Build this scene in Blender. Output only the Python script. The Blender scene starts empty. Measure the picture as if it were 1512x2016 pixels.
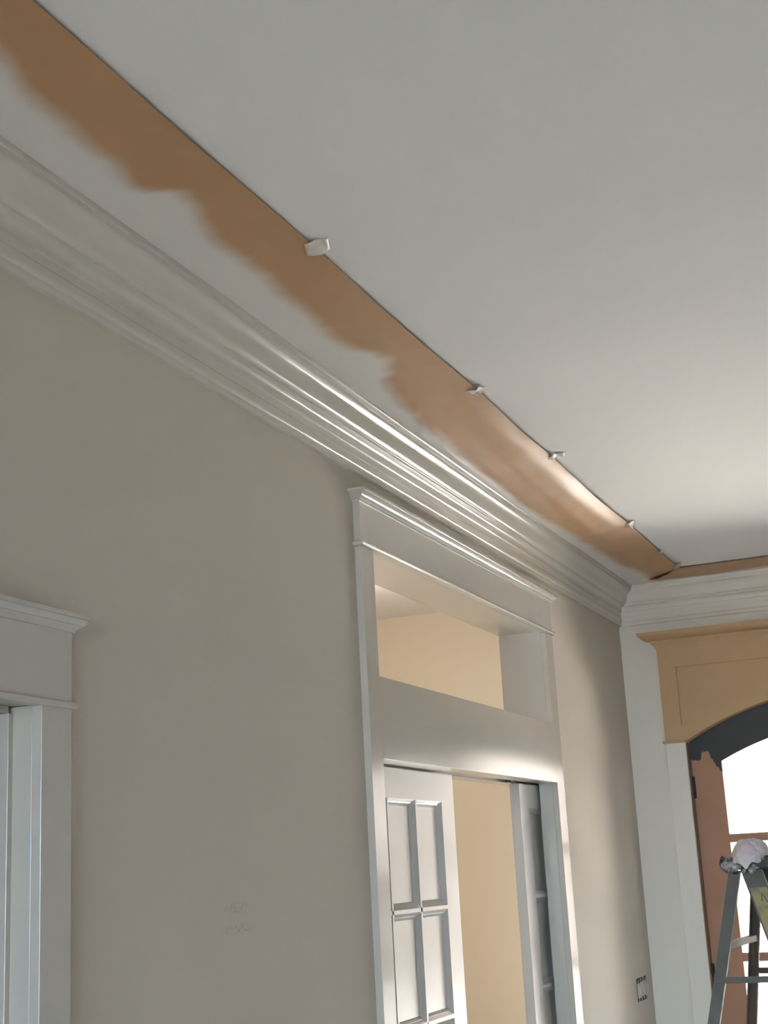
import bpy, bmesh, math, random
from mathutils import Vector, Matrix, noise

S = bpy.context.scene
COL = S.collection

# ------------------------------------------------------------------ camera
CAM = Vector((1.5, 0.0, 1.72))
YAW, PITCH, ROLL, FPX = 0.38484, 0.25158, -0.05290, 2769.8


def make_camera():
    cy, sy, cp, sp = math.cos(YAW), math.sin(YAW), math.cos(PITCH), math.sin(PITCH)
    fwd = Vector((-sy * cp, cy * cp, sp))
    right = Vector((cy, sy, 0))
    up = right.cross(fwd)
    c, s = math.cos(ROLL), math.sin(ROLL)
    r2 = c * right + s * up
    u2 = -s * right + c * up
    m = Matrix((r2, u2, -fwd)).transposed().to_4x4()
    m.translation = CAM
    cd = bpy.data.cameras.new('camera')
    cd.sensor_fit = 'VERTICAL'
    cd.sensor_height = 36.0
    cd.lens = FPX / 2016.0 * 36.0
    cd.clip_start = 0.05
    cd.clip_end = 300
    ob = bpy.data.objects.new('camera', cd)
    COL.objects.link(ob)
    ob.matrix_world = m
    S.camera = ob


make_camera()

# ------------------------------------------------------------------ light
SKY_COLOR = (0.64, 0.80, 1.0)
SKY = 1.0
world = bpy.data.worlds.new('sky')
S.world = world
world.use_nodes = True
bg = world.node_tree.nodes['Background']
bg.inputs[0].default_value = (*SKY_COLOR, 1)
bg.inputs[1].default_value = SKY

sd = bpy.data.lights.new('sun', 'SUN')
sd.energy = 6.8
sd.color = (1.0, 0.93, 0.87)
sd.angle = math.radians(0.6)
sun = bpy.data.objects.new('sun', sd)
COL.objects.link(sun)
el = math.radians(60)
az = math.radians(8)     # sun stands behind the house, lights the forecourt beyond its shadow
to_sun = Vector((math.sin(az) * math.cos(el), -math.cos(az) * math.cos(el), math.sin(el)))
sun.rotation_euler = to_sun.to_track_quat('Z', 'Y').to_euler()


def portal(name, loc, direction, sx, sy):
    ld = bpy.data.lights.new(name, 'AREA')
    ld.shape = 'RECTANGLE'
    ld.size, ld.size_y = sx, sy
    ld.cycles.is_portal = True
    o = bpy.data.objects.new(name, ld)
    COL.objects.link(o)
    o.location = loc
    o.rotation_euler = (-Vector(direction)).to_track_quat('Z', 'Y').to_euler()


portal('front_door_portal', (1.0, 6.80, 1.22), (0, -1, 0), 1.5, 2.5)
portal('back_window_portal', (1.80, -5.56, 1.60), (0, 1, 0), 3.0, 2.1)

vs = S.view_settings
vs.view_transform = 'Standard'
vs.look = 'None'
vs.exposure = 5.06
vs.gamma = 1.0
vs.use_curve_mapping = False


# ------------------------------------------------------------------ materials
def srgb(r, g, b):
    def f(c):
        c /= 255.0
        return c / 12.92 if c <= 0.04045 else ((c + 0.055) / 1.055) ** 2.4
    return (f(r), f(g), f(b), 1)


def base_mat(name, rough):
    m = bpy.data.materials.new(name)
    m.use_nodes = True
    nt = m.node_tree
    b = nt.nodes['Principled BSDF']
    b.inputs['Roughness'].default_value = rough
    return m, nt, b


def node(nt, kind, **kw):
    n = nt.nodes.new(kind)
    for k, v in kw.items():
        setattr(n, k, v)
    return n


def paint(name, c, rough=0.5, var=0.04, scale=3.0, bump=0.0, bscale=250.0, spec=0.5, c2=None, coat=0.0):
    """painted / plain surface with faint procedural variation and optional fine relief"""
    m, nt, b = base_mat(name, rough)
    tc = node(nt, 'ShaderNodeTexCoord')
    nz = node(nt, 'ShaderNodeTexNoise')
    nz.inputs['Scale'].default_value = scale
    nz.inputs['Detail'].default_value = 5
    nt.links.new(tc.outputs['Object'], nz.inputs['Vector'])
    mx = node(nt, 'ShaderNodeMix', data_type='RGBA')
    if c2 is None:
        lo = tuple(v * (1 - var) for v in c[:3]) + (1,)
        hi = tuple(min(1, v * (1 + var)) for v in c[:3]) + (1,)
    else:
        lo, hi = c, c2
    mx.inputs[6].default_value = lo
    mx.inputs[7].default_value = hi
    nt.links.new(nz.outputs['Fac'], mx.inputs[0])
    nt.links.new(mx.outputs[2], b.inputs['Base Color'])
    b.inputs['Specular IOR Level'].default_value = spec
    if coat:
        b.inputs['Coat Weight'].default_value = coat
        b.inputs['Coat Roughness'].default_value = 0.12
    if bump:
        n2 = node(nt, 'ShaderNodeTexNoise')
        n2.inputs['Scale'].default_value = bscale
        n2.inputs['Detail'].default_value = 3
        nt.links.new(tc.outputs['Object'], n2.inputs['Vector'])
        bp = node(nt, 'ShaderNodeBump')
        bp.inputs['Strength'].default_value = bump
        bp.inputs['Distance'].default_value = 0.002
        nt.links.new(n2.outputs['Fac'], bp.inputs['Height'])
        nt.links.new(bp.outputs['Normal'], b.inputs['Normal'])
    return m


M = {}
M['wall'] = paint('greige_wall_paint', srgb(201, 191, 178), 0.8, 0.02, 1.3, 0.06, 180, 0.18)
def add_scuffs(m, spots):
    """faint pencil-grey scuff marks rubbed on the paint"""
    nt = m.node_tree
    b = nt.nodes['Principled BSDF']
    src = b.inputs['Base Color'].links[0].from_socket
    geo = node(nt, 'ShaderNodeNewGeometry')
    nz = node(nt, 'ShaderNodeTexNoise')
    nz.inputs['Scale'].default_value = 130
    nz.inputs['Detail'].default_value = 3
    nt.links.new(geo.outputs['Position'], nz.inputs['Vector'])
    th = node(nt, 'ShaderNodeMapRange')
    th.inputs[1].default_value = 0.48
    th.inputs[2].default_value = 0.62
    nt.links.new(nz.outputs['Fac'], th.inputs[0])
    total = None
    for (y, z, ry, rz) in spots:
        mp = node(nt, 'ShaderNodeMapping')
        mp.inputs['Location'].default_value = (0, -y / ry, -z / rz)
        mp.inputs['Scale'].default_value = (0, 1 / ry, 1 / rz)
        nt.links.new(geo.outputs['Position'], mp.inputs[0])
        ln = node(nt, 'ShaderNodeVectorMath', operation='LENGTH')
        nt.links.new(mp.outputs[0], ln.inputs[0])
        fall = node(nt, 'ShaderNodeMapRange')
        fall.inputs[1].default_value, fall.inputs[2].default_value = 0.4, 1.0
        fall.inputs[3].default_value, fall.inputs[4].default_value = 0.30, 0.0
        nt.links.new(ln.outputs['Value'], fall.inputs[0])
        if total is None:
            total = fall.outputs[0]
        else:
            ad = node(nt, 'ShaderNodeMath', operation='ADD')
            nt.links.new(total, ad.inputs[0])
            nt.links.new(fall.outputs[0], ad.inputs[1])
            total = ad.outputs[0]
    mu = node(nt, 'ShaderNodeMath', operation='MULTIPLY')
    nt.links.new(total, mu.inputs[0])
    nt.links.new(th.outputs[0], mu.inputs[1])
    mx = node(nt, 'ShaderNodeMix', data_type='RGBA')
    nt.links.new(mu.outputs[0], mx.inputs[0])
    nt.links.new(src, mx.inputs[6])
    mx.inputs[7].default_value = srgb(110, 106, 98)
    nt.links.new(mx.outputs[2], b.inputs['Base Color'])


add_scuffs(M['wall'], [(2.747, 1.667, 0.076, 0.014), (2.757, 1.623, 0.088, 0.014)])
M['far_wall'] = paint('primer_white_wall', srgb(228, 219, 206), 0.6, 0.02, 1.5, 0.05, 180, 0.35)
M['ceiling'] = paint('flat_ceiling_white', srgb(226, 222, 219), 0.75, 0.015, 0.9, 0.05, 160, 0.25)
M['trim'] = paint('satin_trim_paint', srgb(198, 191, 181), 0.17, 0.015, 4.0, 0.02, 90, 0.5)
M['door_white'] = paint('satin_door_paint', srgb(206, 202, 196), 0.24, 0.015, 4.0, 0.02, 90, 0.5)
M['far_trim'] = paint('primed_white_trim', srgb(228, 220, 208), 0.4, 0.015, 4.0, 0.02, 90, 0.4)
M['beige'] = paint('beige_hall_paint', srgb(224, 211, 190), 0.6, 0.02, 1.3, 0.04, 180, 0.3)
M['floor'] = paint('pale_bounce_floor', srgb(220, 217, 213), 0.7, 0.05, 2.0)  # unseen floor kept pale so it bounces light onto the ceiling
M['mdf'] = paint('raw_fibreboard', srgb(200, 166, 125), 0.7, 0.04, 14.0, 0.06, 300, 0.25)
M['track'] = paint('track_timber', srgb(120, 84, 58), 0.6, 0.1, 30.0)
M['dark'] = paint('dark_hinge_metal', srgb(46, 42, 42), 0.45, 0.2, 40.0)
M['jamb_wood'] = paint('raw_jamb_timber', srgb(128, 92, 70), 0.6, 0.12, 30.0)
M['ground'] = paint('grey_gravel', srgb(92, 88, 84), 0.9, 0.08, 0.6)
M['drive'] = paint('pale_bounce_strip', srgb(214, 206, 196), 0.9, 0.05, 0.8)
M['sky_block'] = paint('dark_sky_block', srgb(90, 83, 78), 0.9, 0.2, 6.0)
M['house'] = paint('house_render', srgb(200, 192, 178), 0.85, 0.05, 1.0)
M['metal'] = paint('scuffed_ladder_metal', srgb(84, 84, 79), 0.6, 0.1, 18.0, 0.1, 60, 0.3, c2=srgb(116, 113, 106))
M['metal_shaded'] = paint('brown_ladder_metal_painted_shade', srgb(82, 70, 58), 0.65, 0.1, 22.0, 0.1, 60, 0.3, c2=srgb(106, 92, 78))  # shade of the backlit far side put into the colour
M['rag'] = paint('white_rag_cloth', srgb(214, 204, 208), 0.9, 0.05, 30.0, 0.3, 400, 0.1)
M['switch_white'] = paint('switch_plastic', srgb(196, 188, 174), 0.4, 0.03, 40.0)
M['yoke_metal'] = paint('galvanised_yoke', srgb(150, 142, 128), 0.4, 0.1, 60.0)
M['box_dark'] = paint('dark_recess_shade', srgb(24, 20, 18), 0.6, 0.1, 40.0)
M['window_white'] = paint('window_frame_white', srgb(225, 225, 222), 0.4, 0.02, 4.0)


def mat_glass():
    m = bpy.data.materials.new('window_glass')
    m.use_nodes = True
    nt = m.node_tree
    nt.nodes.clear()
    out = node(nt, 'ShaderNodeOutputMaterial')
    tr = node(nt, 'ShaderNodeBsdfTransparent')
    tr.inputs[0].default_value = (0.96, 0.98, 0.97, 1)
    gl = node(nt, 'ShaderNodeBsdfGlossy')
    gl.inputs['Roughness'].default_value = 0.03
    fr = node(nt, 'ShaderNodeFresnel')
    fr.inputs[0].default_value = 1.45
    mx = node(nt, 'ShaderNodeMixShader')
    nt.links.new(fr.outputs[0], mx.inputs[0])
    nt.links.new(tr.outputs[0], mx.inputs[1])
    nt.links.new(gl.outputs[0], mx.inputs[2])
    nt.links.new(mx.outputs[0], out.inputs[0])
    return m


M['glass'] = mat_glass()


def mat_paper():
    """kraft masking paper; the mesh attribute 'spray' says how much white overspray it caught"""
    m, nt, b = base_mat('kraft_masking_paper', 0.44)
    tc = node(nt, 'ShaderNodeTexCoord')
    at = node(nt, 'ShaderNodeAttribute', attribute_name='spray')
    n1 = node(nt, 'ShaderNodeTexNoise')
    n1.inputs['Scale'].default_value = 9.0
    n1.inputs['Detail'].default_value = 6
    nt.links.new(tc.outputs['Object'], n1.inputs['Vector'])
    sub = node(nt, 'ShaderNodeMath', operation='SUBTRACT')
    sub.inputs[1].default_value = 0.5
    nt.links.new(n1.outputs['Fac'], sub.inputs[0])
    mul = node(nt, 'ShaderNodeMath', operation='MULTIPLY')
    mul.inputs[1].default_value = 0.42
    nt.links.new(sub.outputs[0], mul.inputs[0])
    add = node(nt, 'ShaderNodeMath', operation='ADD')
    nt.links.new(at.outputs['Fac'], add.inputs[0])
    nt.links.new(mul.outputs[0], add.inputs[1])
    rp = node(nt, 'ShaderNodeMapRange', interpolation_type='SMOOTHSTEP')
    rp.inputs[1].default_value = 0.12
    rp.inputs[2].default_value = 0.88
    nt.links.new(add.outputs[0], rp.inputs[0])
    n2 = node(nt, 'ShaderNodeTexNoise')
    n2.inputs['Scale'].default_value = 2.2
    n2.inputs['Detail'].default_value = 4
    nt.links.new(tc.outputs['Object'], n2.inputs['Vector'])
    kr = node(nt, 'ShaderNodeMix', data_type='RGBA')
    kr.inputs[6].default_value = srgb(173, 132, 90)
    kr.inputs[7].default_value = srgb(187, 145, 103)
    nt.links.new(n2.outputs['Fac'], kr.inputs[0])
    mx = node(nt, 'ShaderNodeMix', data_type='RGBA')
    nt.links.new(rp.outputs[0], mx.inputs[0])
    nt.links.new(kr.outputs[2], mx.inputs[6])
    mx.inputs[7].default_value = srgb(218, 212, 206)
    nt.links.new(mx.outputs[2], b.inputs['Base Color'])
    n3 = node(nt, 'ShaderNodeTexNoise')
    n3.inputs['Scale'].default_value = 45.0
    n3.inputs['Detail'].default_value = 4
    nt.links.new(tc.outputs['Object'], n3.inputs['Vector'])
    bp = node(nt, 'ShaderNodeBump')
    bp.inputs['Strength'].default_value = 0.12
    bp.inputs['Distance'].default_value = 0.003
    nt.links.new(n3.outputs['Fac'], bp.inputs['Height'])
    nt.links.new(bp.outputs['Normal'], b.inputs['Normal'])
    return m


M['paper'] = mat_paper()


def mat_tape():
    m, nt, b = base_mat('clear_cream_tape', 0.25)
    tc = node(nt, 'ShaderNodeTexCoord')
    nz = node(nt, 'ShaderNodeTexNoise')
    nz.inputs['Scale'].default_value = 40
    nt.links.new(tc.outputs['Object'], nz.inputs['Vector'])
    mx = node(nt, 'ShaderNodeMix', data_type='RGBA')
    mx.inputs[6].default_value = srgb(214, 202, 186)
    mx.inputs[7].default_value = srgb(238, 230, 218)
    nt.links.new(nz.outputs['Fac'], mx.inputs[0])
    nt.links.new(mx.outputs[2], b.inputs['Base Color'])
    b.inputs['Alpha'].default_value = 0.6
    return m


M['tape'] = mat_tape()


def mat_front_door():
    """pinkish brown primer, with black paint brushed over the top down to a ragged, dripping edge"""
    m, nt, b = base_mat('part_painted_front_door', 0.5)
    geo = node(nt, 'ShaderNodeNewGeometry')
    sx = node(nt, 'ShaderNodeSeparateXYZ')
    nt.links.new(geo.outputs['Position'], sx.inputs[0])
    # the two leaves are mirror images about x = 1.0
    d = node(nt, 'ShaderNodeMath', operation='SUBTRACT')
    d.inputs[1].default_value = 1.0
    nt.links.new(sx.outputs[0], d.inputs[0])
    ab = node(nt, 'ShaderNodeMath', operation='ABSOLUTE')
    nt.links.new(d.outputs[0], ab.inputs[0])
    mr = node(nt, 'ShaderNodeMapRange')
    mr.inputs[1].default_value = 0.735      # hinge edge
    mr.inputs[2].default_value = 0.590      # glass edge
    nt.links.new(ab.outputs[0], mr.inputs[0])
    fc = node(nt, 'ShaderNodeFloatCurve')
    cv = fc.mapping.curves[0]
    pts = [(0, .66), (.33, .63), (.37, .84), (.60, .88), (.66, .68), (.78, .49), (.80, .42), (.87, .38), (.90, .28), (1, .19)]
    cv.points[0].location = pts[0]
    cv.points[1].location = pts[-1]
    for q in pts[1:-1]:
        cv.points.new(*q)
    for q in cv.points:
        q.handle_type = 'VECTOR'
    fc.mapping.update()
    nt.links.new(mr.outputs[0], fc.inputs['Value'])
    th = node(nt, 'ShaderNodeMapRange')
    th.inputs[3].default_value = 2.06
    th.inputs[4].default_value = 2.215
    nt.links.new(fc.outputs[0], th.inputs[0])
    nz = node(nt, 'ShaderNodeTexNoise')
    nz.inputs['Scale'].default_value = 60
    nz.inputs['Detail'].default_value = 4
    nt.links.new(geo.outputs['Position'], nz.inputs['Vector'])
    nm = node(nt, 'ShaderNodeMapRange')
    nm.inputs[3].default_value = -0.012
    nm.inputs[4].default_value = 0.012
    nt.links.new(nz.outputs['Fac'], nm.inputs[0])
    a = node(nt, 'ShaderNodeMath', operation='ADD')
    nt.links.new(sx.outputs[2], a.inputs[0])
    nt.links.new(nm.outputs[0], a.inputs[1])
    s = node(nt, 'ShaderNodeMath', operation='SUBTRACT')
    nt.links.new(a.outputs[0], s.inputs[0])
    nt.links.new(th.outputs[0], s.inputs[1])
    sm = node(nt, 'ShaderNodeMapRange', interpolation_type='SMOOTHSTEP')
    sm.inputs[1].default_value = -0.003
    sm.inputs[2].default_value = 0.003
    nt.links.new(s.outputs[0], sm.inputs[0])
    n2 = node(nt, 'ShaderNodeTexNoise')
    n2.inputs['Scale'].default_value = 7
    nt.links.new(geo.outputs['Position'], n2.inputs['Vector'])
    pr = node(nt, 'ShaderNodeMix', data_type='RGBA')
    pr.inputs[6].default_value = srgb(166, 117, 86)
    pr.inputs[7].default_value = srgb(178, 131, 101)
    nt.links.new(n2.outputs['Fac'], pr.inputs[0])
    mx = node(nt, 'ShaderNodeMix', data_type='RGBA')
    nt.links.new(sm.outputs[0], mx.inputs[0])
    nt.links.new(pr.outputs[2], mx.inputs[6])
    mx.inputs[7].default_value = srgb(38, 32, 29)
    nt.links.new(mx.outputs[2], b.inputs['Base Color'])
    return m


M['front_door'] = mat_front_door()


def mat_splatter():
    """ladder cap caked in black and grey paint drips"""
    m, nt, b = base_mat('paint_caked_cap', 0.5)
    tc = node(nt, 'ShaderNodeTexCoord')
    nz = node(nt, 'ShaderNodeTexNoise')
    nz.inputs['Scale'].default_value = 38
    nz.inputs['Detail'].default_value = 5
    nt.links.new(tc.outputs['Object'], nz.inputs['Vector'])
    rp = node(nt, 'ShaderNodeValToRGB')
    e = rp.color_ramp.elements
    e[0].position, e[0].color = 0.47, srgb(40, 36, 36)
    e[1].position, e[1].color = 0.56, srgb(138, 132, 126)
    e2 = rp.color_ramp.elements.new(0.66)
    e2.color = srgb(196, 190, 186)
    nt.links.new(nz.outputs['Fac'], rp.inputs[0])
    nt.links.new(rp.outputs[0], b.inputs['Base Color'])
    return m


M['cap'] = mat_splatter()


def mat_sticker():
    """faded yellow ladder label with worn dark pen marks"""
    m, nt, b = base_mat('faded_yellow_label', 0.55)
    tc = node(nt, 'ShaderNodeTexCoord')
    nz = node(nt, 'ShaderNodeTexNoise')
    nz.inputs['Scale'].default_value = 24
    nz.inputs['Detail'].default_value = 6
    nt.links.new(tc.outputs['Object'], nz.inputs['Vector'])
    rp = node(nt, 'ShaderNodeValToRGB')
    e = rp.color_ramp.elements
    e[0].position, e[0].color = 0.36, srgb(120, 112, 92)
    e[1].position, e[1].color = 0.52, srgb(158, 144, 94)
    nt.links.new(nz.outputs['Fac'], rp.inputs[0])
    nt.links.new(rp.outputs[0], b.inputs['Base Color'])
    return m


M['sticker'] = mat_sticker()
M['ink'] = paint('faded_pen_ink', srgb(84, 76, 58), 0.6, 0.1, 30)


# ------------------------------------------------------------------ helpers
def link(name, verts, faces, mat, parent=None, smooth=False):
    off = Vector((0, 0, 0))
    if parent is not None:
        p = parent
        while p is not None:
            off += p.location
            p = p.parent
    me = bpy.data.meshes.new(name)
    me.from_pydata([tuple(Vector(v) - off) for v in verts], [], faces)
    bm = bmesh.new()
    bm.from_mesh(me)
    bmesh.ops.recalc_face_normals(bm, faces=bm.faces)
    bm.to_mesh(me)
    bm.free()
    if smooth:
        for p in me.polygons:
            p.use_smooth = True
    me.materials.append(M[mat])
    o = bpy.data.objects.new(name, me)
    COL.objects.link(o)
    if parent is not None:
        o.parent = parent
    return o


def tag(o, label=None, cat=None, group=None, kind=None):
    if label:
        o['label'] = label
    if cat:
        o['category'] = cat
    if group:
        o['group'] = group
    if kind:
        o['kind'] = kind
    return o


def root(name, loc, label, cat, kind=None, group=None):
    o = bpy.data.objects.new(name, None)
    o.empty_display_size = 0.1
    COL.objects.link(o)
    o.location = loc
    return tag(o, label, cat, group, kind)


BOXF = [(0, 1, 3, 2), (4, 6, 7, 5), (0, 4, 5, 1), (2, 3, 7, 6), (0, 2, 6, 4), (1, 5, 7, 3)]


def boxv(a, b):
    return [(x, y, z) for x in (a[0], b[0]) for y in (a[1], b[1]) for z in (a[2], b[2])]


def boxes(name, lst, mat, parent=None):
    v, f = [], []
    for a, b in lst:
        n = len(v)
        v += boxv(a, b)
        f += [tuple(i + n for i in q) for q in BOXF]
    return link(name, v, f, mat, parent)


def box(name, a, b, mat, parent=None, bevel=0.0):
    o = boxes(name, [(a, b)], mat, parent)
    if bevel:
        md = o.modifiers.new('bevel', 'BEVEL')
        md.width = bevel
        md.segments = 2
    return o


def prism(name, prof, place, t0, t1, mat, parent=None, smooth=False, cap=True):
    """sweep a closed 2D profile; place(p, q, t) -> world point; t0/t1 may be functions of (p, q)"""
    n = len(prof)
    g = lambda t, p, q: t(p, q) if callable(t) else t
    v = [place(p, q, g(t0, p, q)) for p, q in prof] + [place(p, q, g(t1, p, q)) for p, q in prof]
    f = [(i, (i + 1) % n, n + (i + 1) % n, n + i) for i in range(n)]
    if cap:
        f += [tuple(range(n)), tuple(range(2 * n - 1, n - 1, -1))]
    o = link(name, v, f, mat, parent)
    if smooth:
        for p in o.data.polygons:
            if len(p.vertices) == 4:
                p.use_smooth = True
        o.data.set_sharp_from_angle(angle=math.radians(32))
    return o


def column_solid(name, xs, zlo, zhi, y0, y1, mat, parent=None):
    """solid filling zlo(x)..zhi(x) between planes y0 and y1"""
    v, f = [], []
    for x in xs:
        a, b = zlo(x), zhi(x)
        v += [(x, y0, a), (x, y0, b), (x, y1, b), (x, y1, a)]
    for i in range(len(xs) - 1):
        k = 4 * i
        for j in range(4):
            j2 = (j + 1) % 4
            f.append((k + j, k + j2, k + 4 + j2, k + 4 + j))
    f += [(0, 1, 2, 3), tuple(4 * (len(xs) - 1) + j for j in (3, 2, 1, 0))]
    return link(name, v, f, mat, parent)


def tube(name, pts, r, mat, parent=None, seg=10):
    v, f = [], []
    pts = [Vector(p) for p in pts]
    for i, p in enumerate(pts):
        d = (pts[min(i + 1, len(pts) - 1)] - pts[max(i - 1, 0)]).normalized()
        a = d.orthogonal().normalized()
        b = d.cross(a)
        for k in range(seg):
            t = 2 * math.pi * k / seg
            v.append(p + r * (math.cos(t) * a + math.sin(t) * b))
    for i in range(len(pts) - 1):
        for k in range(seg):
            f.append((i * seg + k, i * seg + (k + 1) % seg, (i + 1) * seg + (k + 1) % seg, (i + 1) * seg + k))
    f += [tuple(range(seg)), tuple((len(pts) - 1) * seg + k for k in range(seg))]
    return link(name, v, f, mat, parent, smooth=True)


def interp(tab, t):
    if t <= tab[0][0]:
        return tab[0][1]
    for (a, va), (b, vb) in zip(tab, tab[1:]):
        if t <= b:
            k = (t - a) / (b - a)
            k = k * k * (3 - 2 * k)
            return va + (vb - va) * k
    return tab[-1][1]


# ------------------------------------------------------------------ room shell
H = 2.993          # ceiling
D = 6.635          # far wall
XR = 5.6           # right wall
YB = -5.5          # back wall
WT = 0.17          # left wall thickness

tag(box('floor', (-1.85, YB - .15, -.12), (XR + .15, D + .15, 0.0), 'floor'), 'unseen floor of the room, made pale to bounce light upward', 'floor', kind='structure')
tag(box('ceiling', (-1.85, YB - .15, H), (XR + .15, D + .15, H + .12), 'ceiling'), 'smooth flat white ceiling above the crown moulding', 'ceiling', kind='structure')

# left wall: two skins with a pocket between them; openings for the near doorway, the pocket doors and the transom
Y_N0, Y_N1, Z_N = 1.11, 2.052, 2.055
Y_P0, Y_P1 = 3.54, 5.265
Z_P, Z_T0, Z_T1 = 2.045, 2.232, 2.622


def skin(x0, x1, ys, zs, holes):
    out = []
    for ya, yb in zip(ys, ys[1:]):
        for za, zb in zip(zs, zs[1:]):
            ym, zm = (ya + yb) / 2, (za + zb) / 2
            if any(h[0] < ym < h[1] and h[2] < zm < h[3] for h in holes):
                continue
            out.append(((x0, ya, za), (x1, yb, zb)))
    return out


def wall_boxes():
    holes = [(Y_N0, Y_N1, 0, Z_N), (Y_P0, Y_P1, 0, Z_P), (Y_P0, Y_P1, Z_T0, Z_T1)]
    pocket = [(2.60, 6.20, 0, Z_P)]
    ys = [YB, Y_N0, Y_N1, 2.60, Y_P0, Y_P1, 6.20, D]
    zs = [0, Z_P, Z_N, Z_T0, Z_T1, H]
    return (skin(-.052, 0, ys, zs, holes) + skin(-WT, -.106, ys, zs, holes) + skin(-.106, -.052, ys, zs, holes + pocket))


tag(boxes('wall_left', wall_boxes(), 'wall'), 'greige painted wall on the left with doorway and transom opening', 'wall', kind='structure')

# far wall with the arched entrance
AXC, AZC = 1.0, 0.96
R_MDF, R_BAND, R_LEAF, R_GLASS = 1.479, 1.548, 1.4785, 1.326


def arch(R):
    return lambda x: AZC + math.sqrt(max(R * R - (x - AXC) ** 2, 0))


def lin(a, b, n):
    return [a + (b - a) * i / n for i in range(n + 1)]


def far_wall():
    rt = root('wall_far', (0, D, 0), 'primed white far wall around the arched entrance doors', 'wall', 'structure')
    xo0, xo1 = .258, 1.742
    box('wall_panel', (-WT, D, 0), (xo0, D + .15, H), 'far_wall', rt)
    box('wall_panel', (xo1, D, 0), (XR + .15, D + .15, H), 'far_wall', rt)
    column_solid('wall_panel', lin(xo0, xo1, 28), lambda x: arch(R_MDF + .012)(x), lambda x: H, D, D + .15, 'far_wall', rt)
    return rt


far_wall()

# right wall and the back wall with its window
tag(box('wall_right', (XR, YB, 0), (XR + .15, D, H), 'wall'), 'plain greige wall on the right outside the view', 'wall', kind='structure')
WX0, WX1, WZ0, WZ1 = 0.35, 3.25, 0.60, 2.60
tag(boxes('wall_back', [((-1.85, YB - .15, 0), (WX0, YB, H)), ((WX1, YB - .15, 0), (XR + .15, YB, H)),
                        ((WX0, YB - .15, 0), (WX1, YB, WZ0)), ((WX0, YB - .15, WZ1), (WX1, YB, H))], 'wall'),
    'greige wall behind the viewer with a wide window', 'wall', kind='structure')
w1 = root('window_1', (1.80, YB - .1, WZ0), 'wide white framed window behind the viewer', 'window', 'structure')
for xa, xb in ((WX0, WX0 + .05), (WX1 - .05, WX1), (1.775, 1.825)):
    box('window_frame', (xa, YB - .12, WZ0), (xb, YB - .06, WZ1), 'window_white', w1)
for za, zb in ((WZ0, WZ0 + .05), (WZ1 - .05, WZ1)):
    box('window_frame', (WX0 + .05, YB - .118, za), (WX1 - .05, YB - .062, zb), 'window_white', w1)
for xa, xb in ((WX0 + .05, 1.775), (1.825, WX1 - .05)):
    box('pane', (xa, YB - .094, WZ0 + .05), (xb, YB - .090, WZ1 - .05), 'glass', w1)

# rooms behind the left wall
tag(boxes('wall_hall', [((-1.85, 2.4, 0), (-1.70, D + .15, H))], 'beige'), 'warm beige hall wall seen through the pocket doors and transom', 'wall', kind='structure')
tag(boxes('wall_partition', [((-1.70, 2.40, 0), (-WT, 2.50, H)), ((-1.70, D, 0), (-WT, D + .15, H)),
                             ((-1.85, YB, 0), (-1.70, 2.4, H))], 'beige'), 'beige partition walls closing the rooms behind the doorway', 'wall', kind='structure')

# outside: gravel, and an unseen storey with eave, shaped to block the sun
tag(box('ground', (-40, -40, -.5), (40, 60, -.13), 'ground'), 'grey gravel yard outside the entrance doors', 'ground', kind='structure')
tag(boxes('sun_block_storey', [((-4, YB - .15, H + .12), (8, D + .15, 5.5)), ((-4, YB - 1.8, H + .12), (8, YB - .15, H + .35))], 'house'),
    'unseen upper storey sized for its shadow, with an eave added to block sun', 'house', kind='structure')

tag(box('bounce_strip', (-12, 9.6, -.13), (14, 13.5, -.10), 'drive'), 'unseen pale strip added to bounce sunlight in through the entrance', 'drive', kind='structure')  # added reflector: throws sunlight up to the ceiling
tag(boxes('sky_block_terrace', [((-25, 24, -.13), (27, 32, 9.0))], 'sky_block'), 'unseen dark block added to hide the low sky from the entrance', 'house', kind='structure')  # added out of view to block the low sky
# unseen porch roof on two posts, added to cut the sky light at the entrance
tag(boxes('sky_block_porch', [((-2.0, D + .15, 2.80), (4.0, D + 1.30, 3.0)), ((-1.9, D + 1.1, -.13), (-1.7, D + 1.25, 2.80)), ((3.7, D + 1.1, -.13), (3.9, D + 1.25, 2.80))], 'house'),
    'unseen porch roof added to block sky light at the entrance doors', 'porch', kind='structure')

# ------------------------------------------------------------------ crown moulding


def turtle(start, segs):
    """heading 0 = straight in towards the wall, 90 = straight down; seg = (length, angle0, angle1)"""
    x, z = start
    pts = [(x, z)]
    for ln, a0, a1 in segs:
        n = 1 if abs(a1 - a0) < 3 else 7
        for i in range(n):
            a = math.radians(a0 + (a1 - a0) * (i + .5) / n)
            x -= math.cos(a) * ln / n
            z -= math.sin(a) * ln / n
            pts.append((x, z))
    return pts


CROWN = turtle((0.100, H), [
    (.015, 90, 90), (.0055, 5, 5), (.009, 88, 88), (.003, 5, 5),      # lip and quirk
    (.0310, 8, 66), (.0185, 66, 66), (.0185, 66, 8),                  # cyma
    (.0055, 90, 90), (.0100, 12, 12), (.0180, 10, 88),                # fillet and quarter round
    (.0085, 90, 90), (.0060, 8, 8), (.0180, 90, 90),                  # backer steps
    (.0060, 172, 92), (.0120, 92, 92), (.0110, 88, 20), (.0090, 90, 90), (.0040, 60, 60),
])
CROWN += [(0.0, CROWN[-1][1]), (0.0, H)]
# crown bottom is pinned to the height measured on the wall
zb = CROWN[-3][1]
CROWN = [(max(x, 0), H - (H - z) * (H - 2.811) / (H - zb)) for x, z in CROWN]

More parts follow.
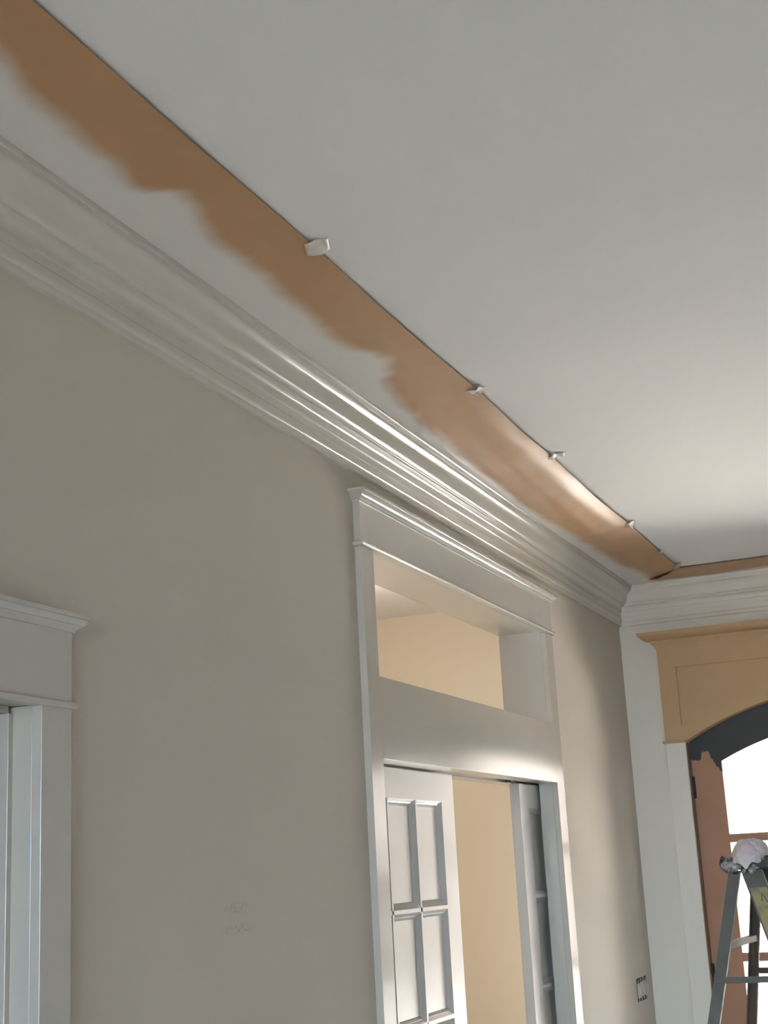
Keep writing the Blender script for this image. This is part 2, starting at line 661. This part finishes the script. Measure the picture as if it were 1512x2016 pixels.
o = prism('trim_1', CROWN, lambda p, q, t: (p, t, q), YB + .002, lambda p, q: D - p, 'trim', smooth=True)
tag(o, 'long glossy crown moulding along the left wall, several stepped members', 'moulding', kind='structure')
o = prism('trim_2', CROWN, lambda p, q, t: (t, D - p, q), lambda p, q: p, XR - .002, 'far_trim', smooth=True)
tag(o, 'matt white crown moulding above the arched entrance', 'moulding', kind='structure')

# ------------------------------------------------------------------ pocket door surround with transom
YI0, YI1 = 3.555, 5.255     # clear opening
YO0, YO1 = 3.472, 5.350     # casing outer edges
TX = 0.021                  # casing thickness


def cap_profile(depth, z0, z1):
    h = z1 - z0
    return [(0, z0), (TX + .003, z0), (TX + .004, z0 + .14 * h), (TX + .010, z0 + .26 * h), (TX + .011, z0 + .38 * h), (TX + .014, z0 + .39 * h),
            (TX + .018, z0 + .52 * h), (depth - .006, z0 + .64 * h), (depth - .005, z0 + .72 * h), (depth, z0 + .74 * h), (depth, z1), (0, z1)]


def returned_moulding(name, prof, place, ta, tb, mat, parent, base):
    """moulding against a wall whose ends return to it: each profile point overruns the ends by its own overhang"""
    n = len(prof)
    ends = [[place(p, q, ta - max(p - base, 0)) for p, q in prof], [place(p, q, tb + max(p - base, 0)) for p, q in prof],
            [place(0, q, ta - max(p - base, 0)) for p, q in prof], [place(0, q, tb + max(p - base, 0)) for p, q in prof]]
    v = ends[0] + ends[1] + ends[2] + ends[3]
    f = []
    for i in range(n):
        j = (i + 1) % n
        if prof[i][0] == 0 and prof[j][0] == 0:
            f.append((i, j, n + j, n + i))
            continue
        f.append((i, j, n + j, n + i))
        f.append((i, j, 2 * n + j, 2 * n + i))
        f.append((n + i, n + j, 3 * n + j, 3 * n + i))
    off = parent.location
    me = bpy.data.meshes.new(name)
    me.from_pydata([tuple(Vector(q) - off) for q in v], [], f)
    bm = bmesh.new()
    bm.from_mesh(me)
    bmesh.ops.remove_doubles(bm, verts=bm.verts, dist=1e-6)
    bmesh.ops.dissolve_degenerate(bm, edges=bm.edges, dist=1e-7)
    bmesh.ops.recalc_face_normals(bm, faces=bm.faces)
    bm.to_mesh(me)
    bm.free()
    me.materials.append(M[mat])
    for p in me.polygons:
        p.use_smooth = True
    me.set_sharp_from_angle(angle=math.radians(32))
    o = bpy.data.objects.new(name, me)
    COL.objects.link(o)
    o.parent = parent
    return o


def capped_moulding(name, prof, ya, yb, mat, parent, base=TX):
    return returned_moulding(name, prof, lambda p, q, t: (p, t, q), ya, yb, mat, parent, base)


sur = root('trim_3', (0, 4.4, 0), 'greige door surround with transom opening around the pocket doors', 'door surround', 'structure')
box('casing', (0, YO0, 0), (TX, YI0, 2.598), 'trim', sur, .0012)
box('casing', (0, YI1, 0), (TX, YO1, 2.598), 'trim', sur, .0012)
box('transom_panel', (0.0, YI0, 2.022), (TX, YI1, 2.246), 'trim', sur, .0008)
box('transom_sill', (-WT, YI0, 2.232), (0.0, YI1, 2.246), 'trim', sur)
box('transom_head', (-WT, YI0, 2.604), (0.0, YI1, 2.622), 'trim', sur)
for a, b in ((Y_P0, YI0), (YI1, Y_P1)):
    box('transom_jamb', (-WT, a, 2.232), (0.0, b, 2.622), 'trim', sur)
    box('split_jamb', (-.052, a, 0), (0.0, b, 2.022), 'trim', sur)
    box('split_jamb', (-WT, a, 0), (-.106, b, 2.022), 'trim', sur)
box('head_jamb', (-.052, YI0, 2.022), (0.0, YI1, 2.045), 'trim', sur)
box('head_jamb', (-WT, YI0, 2.022), (-.106, YI1, 2.045), 'trim', sur)
tag(box('sliding_track', (-.105, YI0, 2.034), (-.053, YI1, 2.045), 'track', sur), 'brown timber sliding track in the head slot')
box('frieze', (0, YO0, 2.612), (TX, YO1, 2.735), 'trim', sur, .0008)
bead = [(0, 2.598), (TX + .004, 2.598), (TX + .009, 2.600), (TX + .0115, 2.605), (TX + .009, 2.610), (TX + .004, 2.612), (0, 2.612)]
capped_moulding('bead', bead, YO0, YO1, 'trim', sur)
capped_moulding('cap_moulding', cap_profile(.052, 2.726, 2.757), YO0, YO1, 'trim', sur)

# ------------------------------------------------------------------ pocket doors, fifteen lights each
DX = -.061     # face of the leaf
DT = .035
COLW, PITCHZ = .221, .3165


def bar_profile(w, steps):
    """bevelled glazing bar: (offset from centre, depth); w = half face width"""
    p = [(w, 0), (w + .009, -.0065), (w + .011, -.0075), (w + .017, -.0125), (w + .019, -.015)]
    return p


def pocket_door(name, y0, y1, label, lead_right):
    rt = root(name, (DX - DT / 2, (y0 + y1) / 2, 0.008), label, 'door', 'structure')
    st = .110
    n = 3
    ya, yb = y0 + st, y1 - st
    w = (yb - ya) / n
    zt = 2.016
    rows = [1.930 - PITCHZ * i for i in range(6)]
    z0, z1 = rows[-1], rows[0]
    prof = [(0, 0), (.009, -.0065), (.011, -.0075), (.017, -.0125), (.019, -.0150), (.019, -DT + .015), (.011, -DT + .0075), (.009, -DT + .0065), (0, -DT)]
    # stiles with moulded inner edge
    prism('stile', [(y0, 0)] + [(ya + p, q) for p, q in prof] + [(y0, -DT)], lambda p, q, t: (DX + q, p, t), 0.010, zt, 'door_white', rt)
    prism('stile', [(y1, 0)] + [(yb - p, q) for p, q in prof] + [(y1, -DT)], lambda p, q, t: (DX + q, p, t), 0.010, zt, 'door_white', rt)
    e = .0008
    prism('rail', [(zt, 0)] + [(z1 - p, q) for p, q in prof] + [(zt, -DT)], lambda p, q, t: (DX + q * (1 - e) - e * .02, t, p), ya, yb, 'door_white', rt)
    prism('rail', [(.010, 0)] + [(z0 + p, q) for p, q in prof] + [(.010, -DT)], lambda p, q, t: (DX + q, t, p), ya, yb, 'door_white', rt)
    hw = .0055
    half = [(hw + p, q) for p, q in prof]
    mp = half + [(-a, b) for a, b in reversed(half)]
    for i in range(1, n):
        yc = ya + w * i
        prism('muntin', [(yc + a, b) for a, b in mp], lambda p, q, t: (DX + q, p, t), z0, z1, 'door_white', rt)
    for k in range(1, 5):
        zc = rows[k]
        prism('muntin', [(zc + a, b) for a, b in mp], lambda p, q, t: (DX + q, t, p), ya, yb, 'door_white', rt)
    for i in range(n):
        for k in range(5):
            box('lite_panel', (DX - DT / 2 - .0025, ya + w * i + .015, rows[k + 1] + .015), (DX - DT / 2 + .0025, ya + w * (i + 1) - .015, rows[k] - .015), 'door_white', rt)
    return rt


LW = 2 * .110 + 3 * .2195
pocket_door('door_1', 4.314 - LW, 4.314, 'white gridded pocket door drawn half out at the left', True)
pocket_door('door_2', 5.026, 5.026 + LW, 'white gridded pocket door slid mostly into its pocket', False)
# roller hanger just visible in the track slot above the second leaf
tag(box('door_hanger', (-.090, 4.955, 2.020), (-.068, 5.022, 2.0335), 'dark', None), 'small dark roller hanger in the track above the doors', 'hanger')

# ------------------------------------------------------------------ near doorway at the left edge
near = root('trim_4', (0, 1.58, 0), 'greige casing and capped header around the doorway at left', 'door surround', 'structure')
NI0, NI1, NO1 = 1.135, 2.030, 2.118
NO0 = NI0 - (NO1 - NI1)
NT = .020
box('casing', (0, NI1, 0), (NT, NO1, 2.036), 'trim', near, .001)
box('casing', (0, NO0, 0), (NT, NI0, 2.036), 'trim', near, .001)
box('frieze', (0, NO0, 2.046), (NT, NO1, 2.182), 'trim', near, .001)
bead = [(0, 2.034), (NT + .004, 2.034), (NT + .008, 2.037), (NT + .008, 2.044), (NT + .004, 2.047), (0, 2.047)]
capped_moulding('bead', bead, NO0, NO1, 'trim', near, NT)
capped_moulding('cap_moulding', cap_profile(.046, 2.172, 2.202), NO0, NO1, 'trim', near, NT)
for a, b in ((NI1 + .004, Y_N1), (Y_N0, NI0 - .004)):
    box('jamb', (-WT, a, 0), (-.003, b, 2.036), 'trim', near, .0008)
box('head_jamb', (-WT, Y_N0, 2.037), (0, Y_N1, Z_N), 'trim', near)
box('door_stop', (-.105, NI1 - .009, 0), (-.043, NI1 + .004, 2.025), 'trim', near, .001)
box('door_stop', (-.105, NI0 - .004, 0), (-.043, NI0 + .009, 2.025), 'trim', near, .001)
box('door_stop', (-.105, NI0 + .009, 2.025), (-.043, NI1 - .009, 2.037), 'trim', near, .001)

# ------------------------------------------------------------------ masking paper on the ceiling
SPRAY = [(-3, .24), (1.45, .26), (1.59, .250), (1.70, .227), (1.80, .226), (1.92, .215), (2.04, .203), (2.075, .225), (2.10, .272), (2.16, .262), (2.22, .243), (2.33, .224),
         (2.52, .229), (2.69, .228), (2.86, .215), (2.98, .228), (3.06, .262), (3.10, .274), (3.19, .245), (3.24, .208), (3.44, .177), (3.70, .178), (4.19, .156), (4.72, .148), (5.19, .166), (5.84, .168), (6.33, .215), (6.6, .23)]
TAPES = [-2.5, -.9, .3, 1.2, 2.45, 3.50, 4.22, 5.26, 6.20]
SAG = [.004, .004, .004, .003, .0035, .005, .010, .004]
BELLY = [(1.5, .005), (2.5, .008), (3.2, .016), (3.8, .030), (4.6, .036), (5.2, .026), (5.8, .008), (6.3, .005)]
CURL = [(2.4, 0), (3.0, .003), (3.5, .004), (3.8, .008), (4.2, .008), (4.75, .014), (5.15, .012), (5.32, .003), (5.6, .002), (6.2, 0)]
CREASES = [1.66, 1.78, 1.88, 1.97, 3.08, 3.22, 3.62, 3.70]


def paper_left():
    y_end = lambda x: D - x + .035
    nx = 34
    ys = lin(-2.6, 6.60, 620)
    verts, spray = [], []
    W = .283
    for y in ys:
        k = 0
        while k < len(TAPES) - 2 and y > TAPES[k + 1]:
            k += 1
        f = min(max((y - TAPES[k]) / (TAPES[k + 1] - TAPES[k]), 0), 1)
        sag = SAG[k] * math.sin(math.pi * f) ** 1.3 + .0028
        wob = .004 * noise.noise((y * 1.3, 5.1, 0))
        for j in range(nx + 1):
            u = j / nx
            x = .1006 + u * (W + wob)
            z = H - .0035 - sag * u ** 2.2
            # the sheet bellies down next to the crown and climbs back to its taped edge
            z -= interp(BELLY, y) * ((.4 + .6 * math.sin(math.pi / 2 * u / .3)) if u < .3 else math.cos(math.pi / 2 * (u - .3) / .7) ** 1.3)
            z -= interp(CURL, y) * (min(1, u / .6) ** 2 if u < .80 else math.cos(math.pi / 2 * (u - .80) / .20) ** 1.2)
            # wrinkles: fine everywhere, stronger ruffles where it bellies over the crown
            z -= .0012 * (noise.noise((x * 22, y * 9, 1.0)) + .3) * min(1, 4 * u)
            ruf = math.exp(-((y - 3.65) / .42) ** 2) * math.exp(-((u - .22) / .2) ** 2)
            z -= ruf * (.003 + .012 * abs(noise.noise((x * 34 + y * 11, y * 5, 3.0))))
            z -= .0022 * math.exp(-((u - .55) / .3) ** 2) * max(0, noise.noise((x * 7 - y * 3, y * 2.2, 9.0)))
            for c in CREASES:
                z -= .0022 * math.exp(-((y - c - .3 * (u - .9)) / .010) ** 2) * math.exp(-((u - .93) / .07) ** 2)
            z = min(z, H - .0015)
            verts.append((x, y, z))
            s = interp(SPRAY, y)
            s += .006 * noise.noise((y * 9, 2.2, 0)) + .004 * noise.noise((y * 30, 4.2, 0))
            spray.append(min(max(.5 + (s - x) / .085, 0), 1))
    n1 = nx + 1
    faces = []
    for i in range(len(ys) - 1):
        for j in range(nx):
            x = .1006 + (j + .5) / nx * W
            if ys[i] <= y_end(x):
                faces.append((i * n1 + j, i * n1 + j + 1, (i + 1) * n1 + j + 1, (i + 1) * n1 + j))
    rt = root('masking_paper', (.24, 2.0, H), 'brown masking paper strip taped along the ceiling above the left wall', 'paper')
    o = link('paper_sheet', verts, faces, 'paper', rt, smooth=True)
    a = o.data.attributes.new('spray', 'FLOAT', 'POINT')
    a.data.foreach_set('value', spray)
    finish_sheet(o)
    return rt


def finish_sheet(o):
    bm = bmesh.new()
    bm.from_mesh(o.data)
    loose = [v for v in bm.verts if not v.link_faces]
    bmesh.ops.delete(bm, geom=loose, context='VERTS')
    bm.normal_update()
    up = sum(f.normal.z for f in bm.faces)
    if up > 0:
        bmesh.ops.reverse_faces(bm, faces=bm.faces)
    bm.to_mesh(o.data)
    bm.free()
    md = o.modifiers.new('thickness', 'SOLIDIFY')
    md.thickness = .0004
    md.offset = 0
    md.use_rim = False


def paper_far():
    ny = 22
    W = .272
    xs = [.10 + (XR - .12 - .10) * (i / 260) ** 1.6 for i in range(261)]
    verts, spray = [], []
    for x in xs:
        for j in range(ny + 1):
            u = j / ny                      # 0 at the crown, 1 at the free edge
            y = D - .1006 - u * W
            xx = max(x, D - y + .001) if x < .5 else x
            t = max(0, 1 - (xx - (D - y)) / .16)          # near the mitre the corner hangs open
            z = H - .0030 - .0012 * u - .015 * (t ** 1.5) * math.sin(math.pi * min(max((u - .30) / .66, 0), 1)) ** .8
            z -= .0012 * (noise.noise((x * 6, y * 22, 7.0)) + .3)
            verts.append((xx, y, z))
            s = .17 + .008 * noise.noise((x * 6, 1.2, 0)) - .05 * math.exp(-((x - .45) / .25) ** 2)
            spray.append(min(max(.5 + (s - (D - y)) / .03, 0), 1))
    n1 = ny + 1
    faces = []
    for i in range(len(xs) - 1):
        for j in range(ny):
            q = (i * n1 + j, (i + 1) * n1 + j, (i + 1) * n1 + j + 1, i * n1 + j + 1)
            if (Vector(verts[q[0]]) - Vector(verts[q[1]])).length > 1e-6 or (Vector(verts[q[2]]) - Vector(verts[q[3]])).length > 1e-6:
                faces.append(q)
    rt = root('masking_paper', (1.6, D - .24, H), 'brown masking paper strip taped along the ceiling above the arched entrance', 'paper')
    o = link('paper_sheet', verts, faces, 'paper', rt, smooth=True)
    a = o.data.attributes.new('spray', 'FLOAT', 'POINT')
    a.data.foreach_set('value', spray)
    finish_sheet(o)


def tape_tab(rt, cx, cy, w, l, rot, crump, seed):
    n = 7
    v = []
    for i in range(n + 1):
        for j in range(n + 1):
            a, b = (i / n - .5) * w, (j / n - .5) * l
            c, s = math.cos(rot), math.sin(rot)
            x, y = cx + c * a - s * b, cy + s * a + c * b
            edge = .0105 if x < .386 else .0012 + .008 * max(0, 1 - (x - .386) / .012)
            z = H - edge - crump * (.5 + noise.noise((x * 55, y * 55, seed)))
            x += crump * .5 * noise.noise((x * 40, y * 40, seed + 3))
            v.append((x, y, min(z, H - .0008)))
    f = [(i * (n + 1) + j, (i + 1) * (n + 1) + j, (i + 1) * (n + 1) + j + 1, i * (n + 1) + j + 1) for i in range(n) for j in range(n)]
    o = link('tape_tab', v, f, 'tape', rt, smooth=True)
    md = o.modifiers.new('thickness', 'SOLIDIFY')
    md.thickness = .0003
    return o


pl = paper_left()
paper_far()
tape_tab(pl, .388, 2.455, .050, .058, .35, .001, 1)
tape_tab(pl, .384, 3.475, .040, .050, -.2, .009, 2)
tape_tab(pl, .398, 4.215, .050, .030, .5, .006, 3)
tape_tab(pl, .384, 5.285, .036, .075, .3, .007, 4)
tape_tab(pl, .378, 5.86, .026, .045, .2, .005, 6)
tape_tab(pl, .384, 6.205, .034, .080, .3, .004, 5)

# ------------------------------------------------------------------ arched entrance: fibreboard pediment and white casing
ent = root('trim_5', (1.0, D, 0), 'raw fibreboard pediment over white casing around the arched entrance', 'door surround', 'structure')
FX0, FX1, FZ0, FZ1 = .172, 1.828, 2.245, 2.672
YF = D - .020
box('casing', (FX0, YF + .002, 0), (.263, D, FZ0), 'far_trim', ent, .001)
box('casing', (2 - .263, YF + .002, 0), (2 - FX0, D, FZ0), 'far_trim', ent, .001)
xs = lin(.263, 1.737, 40)
column_solid('frieze_panel', lin(FX0, FX1, 46), lambda x: max(FZ0, arch(R_MDF)(x)) if .263 < x < 1.737 else FZ0, lambda x: FZ1, D - .005, D, 'mdf', ent)
column_solid('arch_band', lin(.2535, 2 - .2535, 46), lambda x: max(FZ0 + .0005, arch(R_MDF)(x)) if .263 < x < 1.737 else FZ0 + .0005, lambda x: arch(R_BAND)(x), YF, D - .005, 'mdf', ent)
box('frieze_stile', (FX0, YF, FZ0), (.2535, D - .005, FZ1), 'mdf', ent)
box('frieze_stile', (2 - .2535, YF, FZ0), (FX1, D - .005, FZ1), 'mdf', ent)
box('frieze_rail', (.2535, YF, 2.592), (2 - .2535, D - .005, FZ1), 'mdf', ent)
column_solid('arch_soffit', xs, lambda x: arch(R_MDF)(x), lambda x: arch(R_MDF + .012)(x), D - .005, D + .10, 'mdf', ent)
for x0, x1 in ((FX0 - .012, .2625), (2 - .2625, FX1 + .012)):
    box('block_bead', (x0, YF - .010, FZ0 - .006), (x1, D, FZ0 + .006), 'mdf', ent, .003)
for x0, x1 in ((.2585, .2655), (2 - .2655, 2 - .2585)):
    tag(box('door_jamb', (x0, D + .001, 0), (x1, D + .13, 2.24), 'jamb_wood', ent), 'raw brown timber door jamb')
capf = turtle((.094, 2.757), [(.012, 85, 85), (.026, 38, 38), (.030, 10, 10), (.012, 90, 90), (.004, 5, 5), (.038, 35, 80), (.010, 88, 88)])
capf = [(p, 2.757 - (2.757 - q) * (2.757 - 2.660) / (2.757 - capf[-1][1])) for p, q in capf] + [(.0, 2.660), (.0, 2.757)]
capf = [(max(p, 0), q) for p, q in capf]
returned_moulding('cap_moulding', capf, lambda p, q, t: (t, D - p, q), FX0, FX1, 'mdf', ent, .02)

# ------------------------------------------------------------------ entrance door leaves
YD = D + .055


def entrance_leaf(name, mirror, label):
    fx = (lambda x: 2 - x) if mirror else (lambda x: x)
    rt = root(name, (fx(.64), YD + .022, 0), label, 'door', 'structure')
    x0, xg0, xg1, x1 = .268, .406, .872, .997
    th = .045
    srt = lambda a, b: (min(fx(a), fx(b)), max(fx(a), fx(b)))

    def cs(nm, a, b, n, lo, hi, y0, y1, mat):
        p, q = srt(a, b)
        return column_solid(nm, lin(p, q, n), lo, hi, y0, y1, mat, rt)
    leaf, gl = arch(R_LEAF), arch(R_GLASS)
    cs('stile', x0, xg0, 10, lambda x: .012, leaf, YD, YD + th, 'front_door')
    cs('stile', xg1, x1, 6, lambda x: .012, leaf, YD, YD + th, 'front_door')
    cs('arch_rail', xg0, xg1, 20, gl, leaf, YD, YD + th, 'front_door')
    cs('rail', xg0, xg1, 1, lambda x: .012, lambda x: .28, YD, YD + th, 'front_door')
    ms = [1.7975, 1.2775, .7575]
    for m in ms:
        cs('muntin', xg0, xg1, 1, lambda x: m - .0185, lambda x: m + .0185, YD + .006, YD + th - .006, 'front_door')
    tops = [gl] + [(lambda x, m=m: m - .0185) for m in ms]
    bots = [(lambda x, m=m: m + .0185) for m in ms] + [lambda x: .28]
    for lo, hi in zip(bots, tops):
        cs('pane', xg0, xg1, 16 if hi is gl else 1, lo, hi, YD + .020, YD + .024, 'glass')
    # slim glazing bead on the stile edge
    for za, zb in ((2.03, 2.135), (1.20, 1.29), (.30, .39)):
        p = fx(.2690)
        h = tube('hinge', [(p, YD - .006, za - .045 + .0), (p, YD - .006, za + .055)], .0085, 'dark', rt)
        tag(h, 'dark hinge knuckle')
    return rt


entrance_leaf('door_3', False, 'arched glazed entrance door leaf, brown primer with black paint on top')
entrance_leaf('door_4', True, 'second arched glazed entrance leaf hidden beyond the right edge')

# ------------------------------------------------------------------ switch box
sw = root('switch_box', (0, 6.417, 1.175), 'uncovered four gang light switch box in the left wall near the corner', 'switch')
y0, y1, z0, z1 = 6.325, 6.510, 1.128, 1.224
boxes('box_recess_shade', [((.0005, y0, z0), (.0015, y1, z1))], 'box_dark', sw)  # thin dark sheet stands in for the shade inside the open box
gw = (y1 - y0) / 4
for i in range(4):
    yc = y0 + gw * (i + .5)
    zo = .003 * ((i * 7) % 3 - 1)
    s = boxes('switch', [((.0016, yc - .019, 1.147 + zo), (.007, yc + .019, 1.205 + zo)), ((.0071, yc - .010, 1.160 + zo), (.013, yc + .010, 1.192 + zo))], 'switch_white', sw)
    box('yoke_ear', (.0018, yc - .008, 1.2055 + zo), (.0035, yc + .008, 1.221 + zo), 'yoke_metal', s)
    box('yoke_ear', (.0018, yc - .008, 1.131 + zo), (.0035, yc + .008, 1.1465 + zo), 'yoke_metal', s)

# ------------------------------------------------------------------ step ladder
LY0, LY1 = 4.80, 5.22          # near and far rail planes at the top
LZT = 1.672


def ladder():
    rt = root('step_ladder', (.76, 5.0, 0), 'paint spattered grey step ladder standing in front of the entrance doors', 'ladder')

    def rail(nm, xt, xb, w, ysd, yb, d, mat, ztop=LZT):
        # channel rail: web and two flanges, leaning from top to floor
        def pl(p, q, t):
            k = (ztop - t) / ztop
            return (xt + (xb - xt) * k + p, ysd + (yb - ysd) * k + q, t)
        fl = .006
        prof = [(0, 0), (w, 0), (w, d), (w - fl, d), (w - fl, fl), (fl, fl), (fl, d), (0, d)]
        return prism(nm, prof, pl, 0.0, ztop, mat, rt)
    rail('rear_rail', .7000, .284, .038, LY0, LY0 - .05, .022, 'metal')
    rail('rear_rail', .7080, .457, .036, LY1 + .02, LY1 + .09, -.022, 'metal_shaded')
    fr = rail('front_rail', .739, 1.203, .066, LY0 - .004, LY0 - .07, .026, 'metal')
    rail('front_rail', .739, 1.203, .066, LY1 + .004, LY1 + .08, -.026, 'metal_shaded')
    # cap and its end casting
    box('top_cap', (.690, LY0 - .024, 1.674), (.846, LY1 + .044, 1.716), 'cap', rt, .006)
    for i, (x, z, r) in enumerate(((.692, 1.694, .017), (.700, 1.679, .014), (.722, 1.672, .011), (.752, 1.670, .010), (.776, 1.672, .012), (.690, 1.708, .012))):
        lump(rt, (x, LY0 - .020, z), r, i)
    # front steps and rear braces
    for z in (1.40, 1.12, .84, .56, .28):
        k = (LZT - z) / LZT
        x = .739 + .464 * k
        ya, yb = LY0 - .004 - .066 * k, LY1 + .004 + .076 * k
        box('step', (x - .004, ya + .0065, z - .022), (x + .072, yb - .0065, z), 'metal', rt, .002)
    for z in (1.438, .98, .52):
        k = (LZT - z) / LZT
        x = .700 - .416 * k
        ya, yb = LY0 - .05 * k, LY1 + .02 + .07 * k
        xf = .708 - .251 * k
        vb = [(xq + dx, yq, z + dz) for xq, yq in ((x, ya + .0065), (xf, yb - .0065)) for dx in (.004, .032) for dz in (-.010, .010)]
        link('rear_brace', vb, BOXF, 'metal', rt)
        x = xf
        pts = [(x + .019, yb - .010 - .055 * math.cos(t), z - .012 - .060 * math.sin(t)) for t in lin(0, math.pi / 2, 8)]
        tube('brace_gusset', pts, .004, 'metal_shaded', rt, 6)
    for (y, z, m, nm) in ((LY0 - .026, 1.336, 'metal', 0), (LY1 + .050, 1.326, 'metal_shaded', 1)):
        k = (LZT - z) / LZT
        xa, xb = (.700 - .416 * k if nm == 0 else .708 - .251 * k) + .005, .739 + .464 * k + .055
        box('spreader', (xa, y - .003, z - .010), (xb, y + .003, z + .010), m, rt, .001)
    # yellow label on the near front rail
    def on_rail(s, t, out=.0012):
        z = LZT - t
        k = t / LZT
        return (.739 + .464 * k + s * .066, LY0 - .004 - .066 * k - out, z)
    v = [on_rail(a, b) for b in lin(.055, .30, 6) for a in (.10, .93)] + [on_rail(a, b, .0004) for b in lin(.055, .30, 6) for a in (.10, .93)]
    f = [(2 * i, 2 * i + 1, 2 * i + 3, 2 * i + 2) for i in range(6)] + [(14 + 2 * i, 14 + 2 * i + 2, 14 + 2 * i + 3, 14 + 2 * i + 1) for i in range(6)]
    f += [(0, 1, 15, 14), (12, 26, 27, 13)] + [(2 * i, 2 * i + 2, 16 + 2 * i, 14 + 2 * i) for i in range(6)] + [(1 + 2 * i, 15 + 2 * i, 17 + 2 * i, 3 + 2 * i) for i in range(6)]
    st = link('label_sticker', v, f, 'sticker', rt)
    tag(st, 'worn yellow label with faded pen marks')
    strokes = [[(.46, .098), (.60, .074)], [(.66, .080), (.70, .102)], [(.62, .115), (.80, .112)], [(.62, .13), (.78, .128), (.82, .14)], [(.66, .15), (.86, .15)]]
    vv, ff = [], []
    for stx in strokes:
        for (a, b) in zip(stx, stx[1:]):
            pa, pb = Vector(on_rail(*a, .0018)), Vector(on_rail(*b, .0018))
            d = (pb - pa).normalized()
            nrm = Vector((0, 1, 0)).cross(d) * .0016
            n = len(vv)
            vv += [pa + nrm, pb + nrm, pb - nrm, pa - nrm]
            ff.append((n, n + 1, n + 2, n + 3))
    link('pen_mark', vv, ff, 'ink', st)
    return rt


def lump(rt, c, r, seed):
    bm = bmesh.new()
    bmesh.ops.create_icosphere(bm, subdivisions=2, radius=r)
    v = []
    for q in bm.verts:
        d = q.co.normalized()
        v.append(Vector(c) + q.co * (1 + .5 * noise.noise(d * 2.3 + Vector((seed * 3.1, 0, 0)))))
    f = [tuple(x.index for x in fc.verts) for fc in bm.faces]
    bm.free()
    return link('paint_drip', v, f, 'cap', rt, smooth=True)


ladder()


def rag():
    """crumpled white rag thrown over the near end of the ladder cap"""
    cx, cy = .766, 4.885
    rx, ry = .060, .122
    nt_, nr = 96, 36
    v = []
    for i in range(nr + 1):
        r = 1.5 * i / nr
        for k in range(nt_):
            t = 2 * math.pi * k / nt_
            c, s = math.cos(t), math.sin(t)
            fold = noise.noise((c * 1.7, s * 1.7, 4.0)) * .6 + noise.noise((c * 5.5, s * 5.5, 8.0)) * .5
            if r <= 1:
                x, y = cx + rx * r * c, cy + ry * r * s
                z = 1.7225 + .046 * (1 - r ** 3.2) + (1 - r ** 3) * (.014 * noise.noise((x * 26, y * 20, 2.0)) + .008 * abs(noise.noise((x * 60, y * 45, 6.0))))
            else:
                h = r - 1
                # how far it hangs: longest in a point at the near middle, short at the sides
                hang = .014 + .016 * max(0, -s) + .022 * math.exp(-((t - math.radians(268)) / .16) ** 2) + .012 * fold
                out = 1 + .10 * (1 - math.exp(-7 * h)) + .10 * h * fold
                x, y = cx + rx * c * out, cy + ry * s * out
                z = 1.7225 - hang * (h / .5)
            nn = .004 * noise.noise((x * 55, y * 55, z * 55)) * min(1, r * 2 + .2)
            v.append((x + nn * c, y + nn * s - .006, z + nn))
    f = [(i * nt_ + k, i * nt_ + (k + 1) % nt_, (i + 1) * nt_ + (k + 1) % nt_, (i + 1) * nt_ + k) for i in range(nr) for k in range(nt_)]
    rt = link('rag', v, f, 'rag', None, smooth=True)
    md = rt.modifiers.new('thickness', 'SOLIDIFY')
    md.thickness = .0015
    md.offset = 1
    tag(rt, 'crumpled white rag draped over the top cap of the step ladder', 'rag')


rag()

# ------------------------------------------------------------------ hall lamp (the hall behind the pocket doors is lit warm), plus two added fill lights
for nm, en, loc in (('hall_lamp', 0.37, (-.90, 5.40, 2.72)), ('hall_wall_fill', 0.34, (-.33, 5.55, 1.25)), ('soffit_fill', 0.20, (-.44, 3.70, 2.27))):
    hl = bpy.data.lights.new(nm, 'POINT')
    hl.energy = en
    hl.color = (1.0, 0.95, 0.88)
    hl.shadow_soft_size = 0.09
    ho = bpy.data.objects.new(nm, hl)
    COL.objects.link(ho)
    ho.location = loc
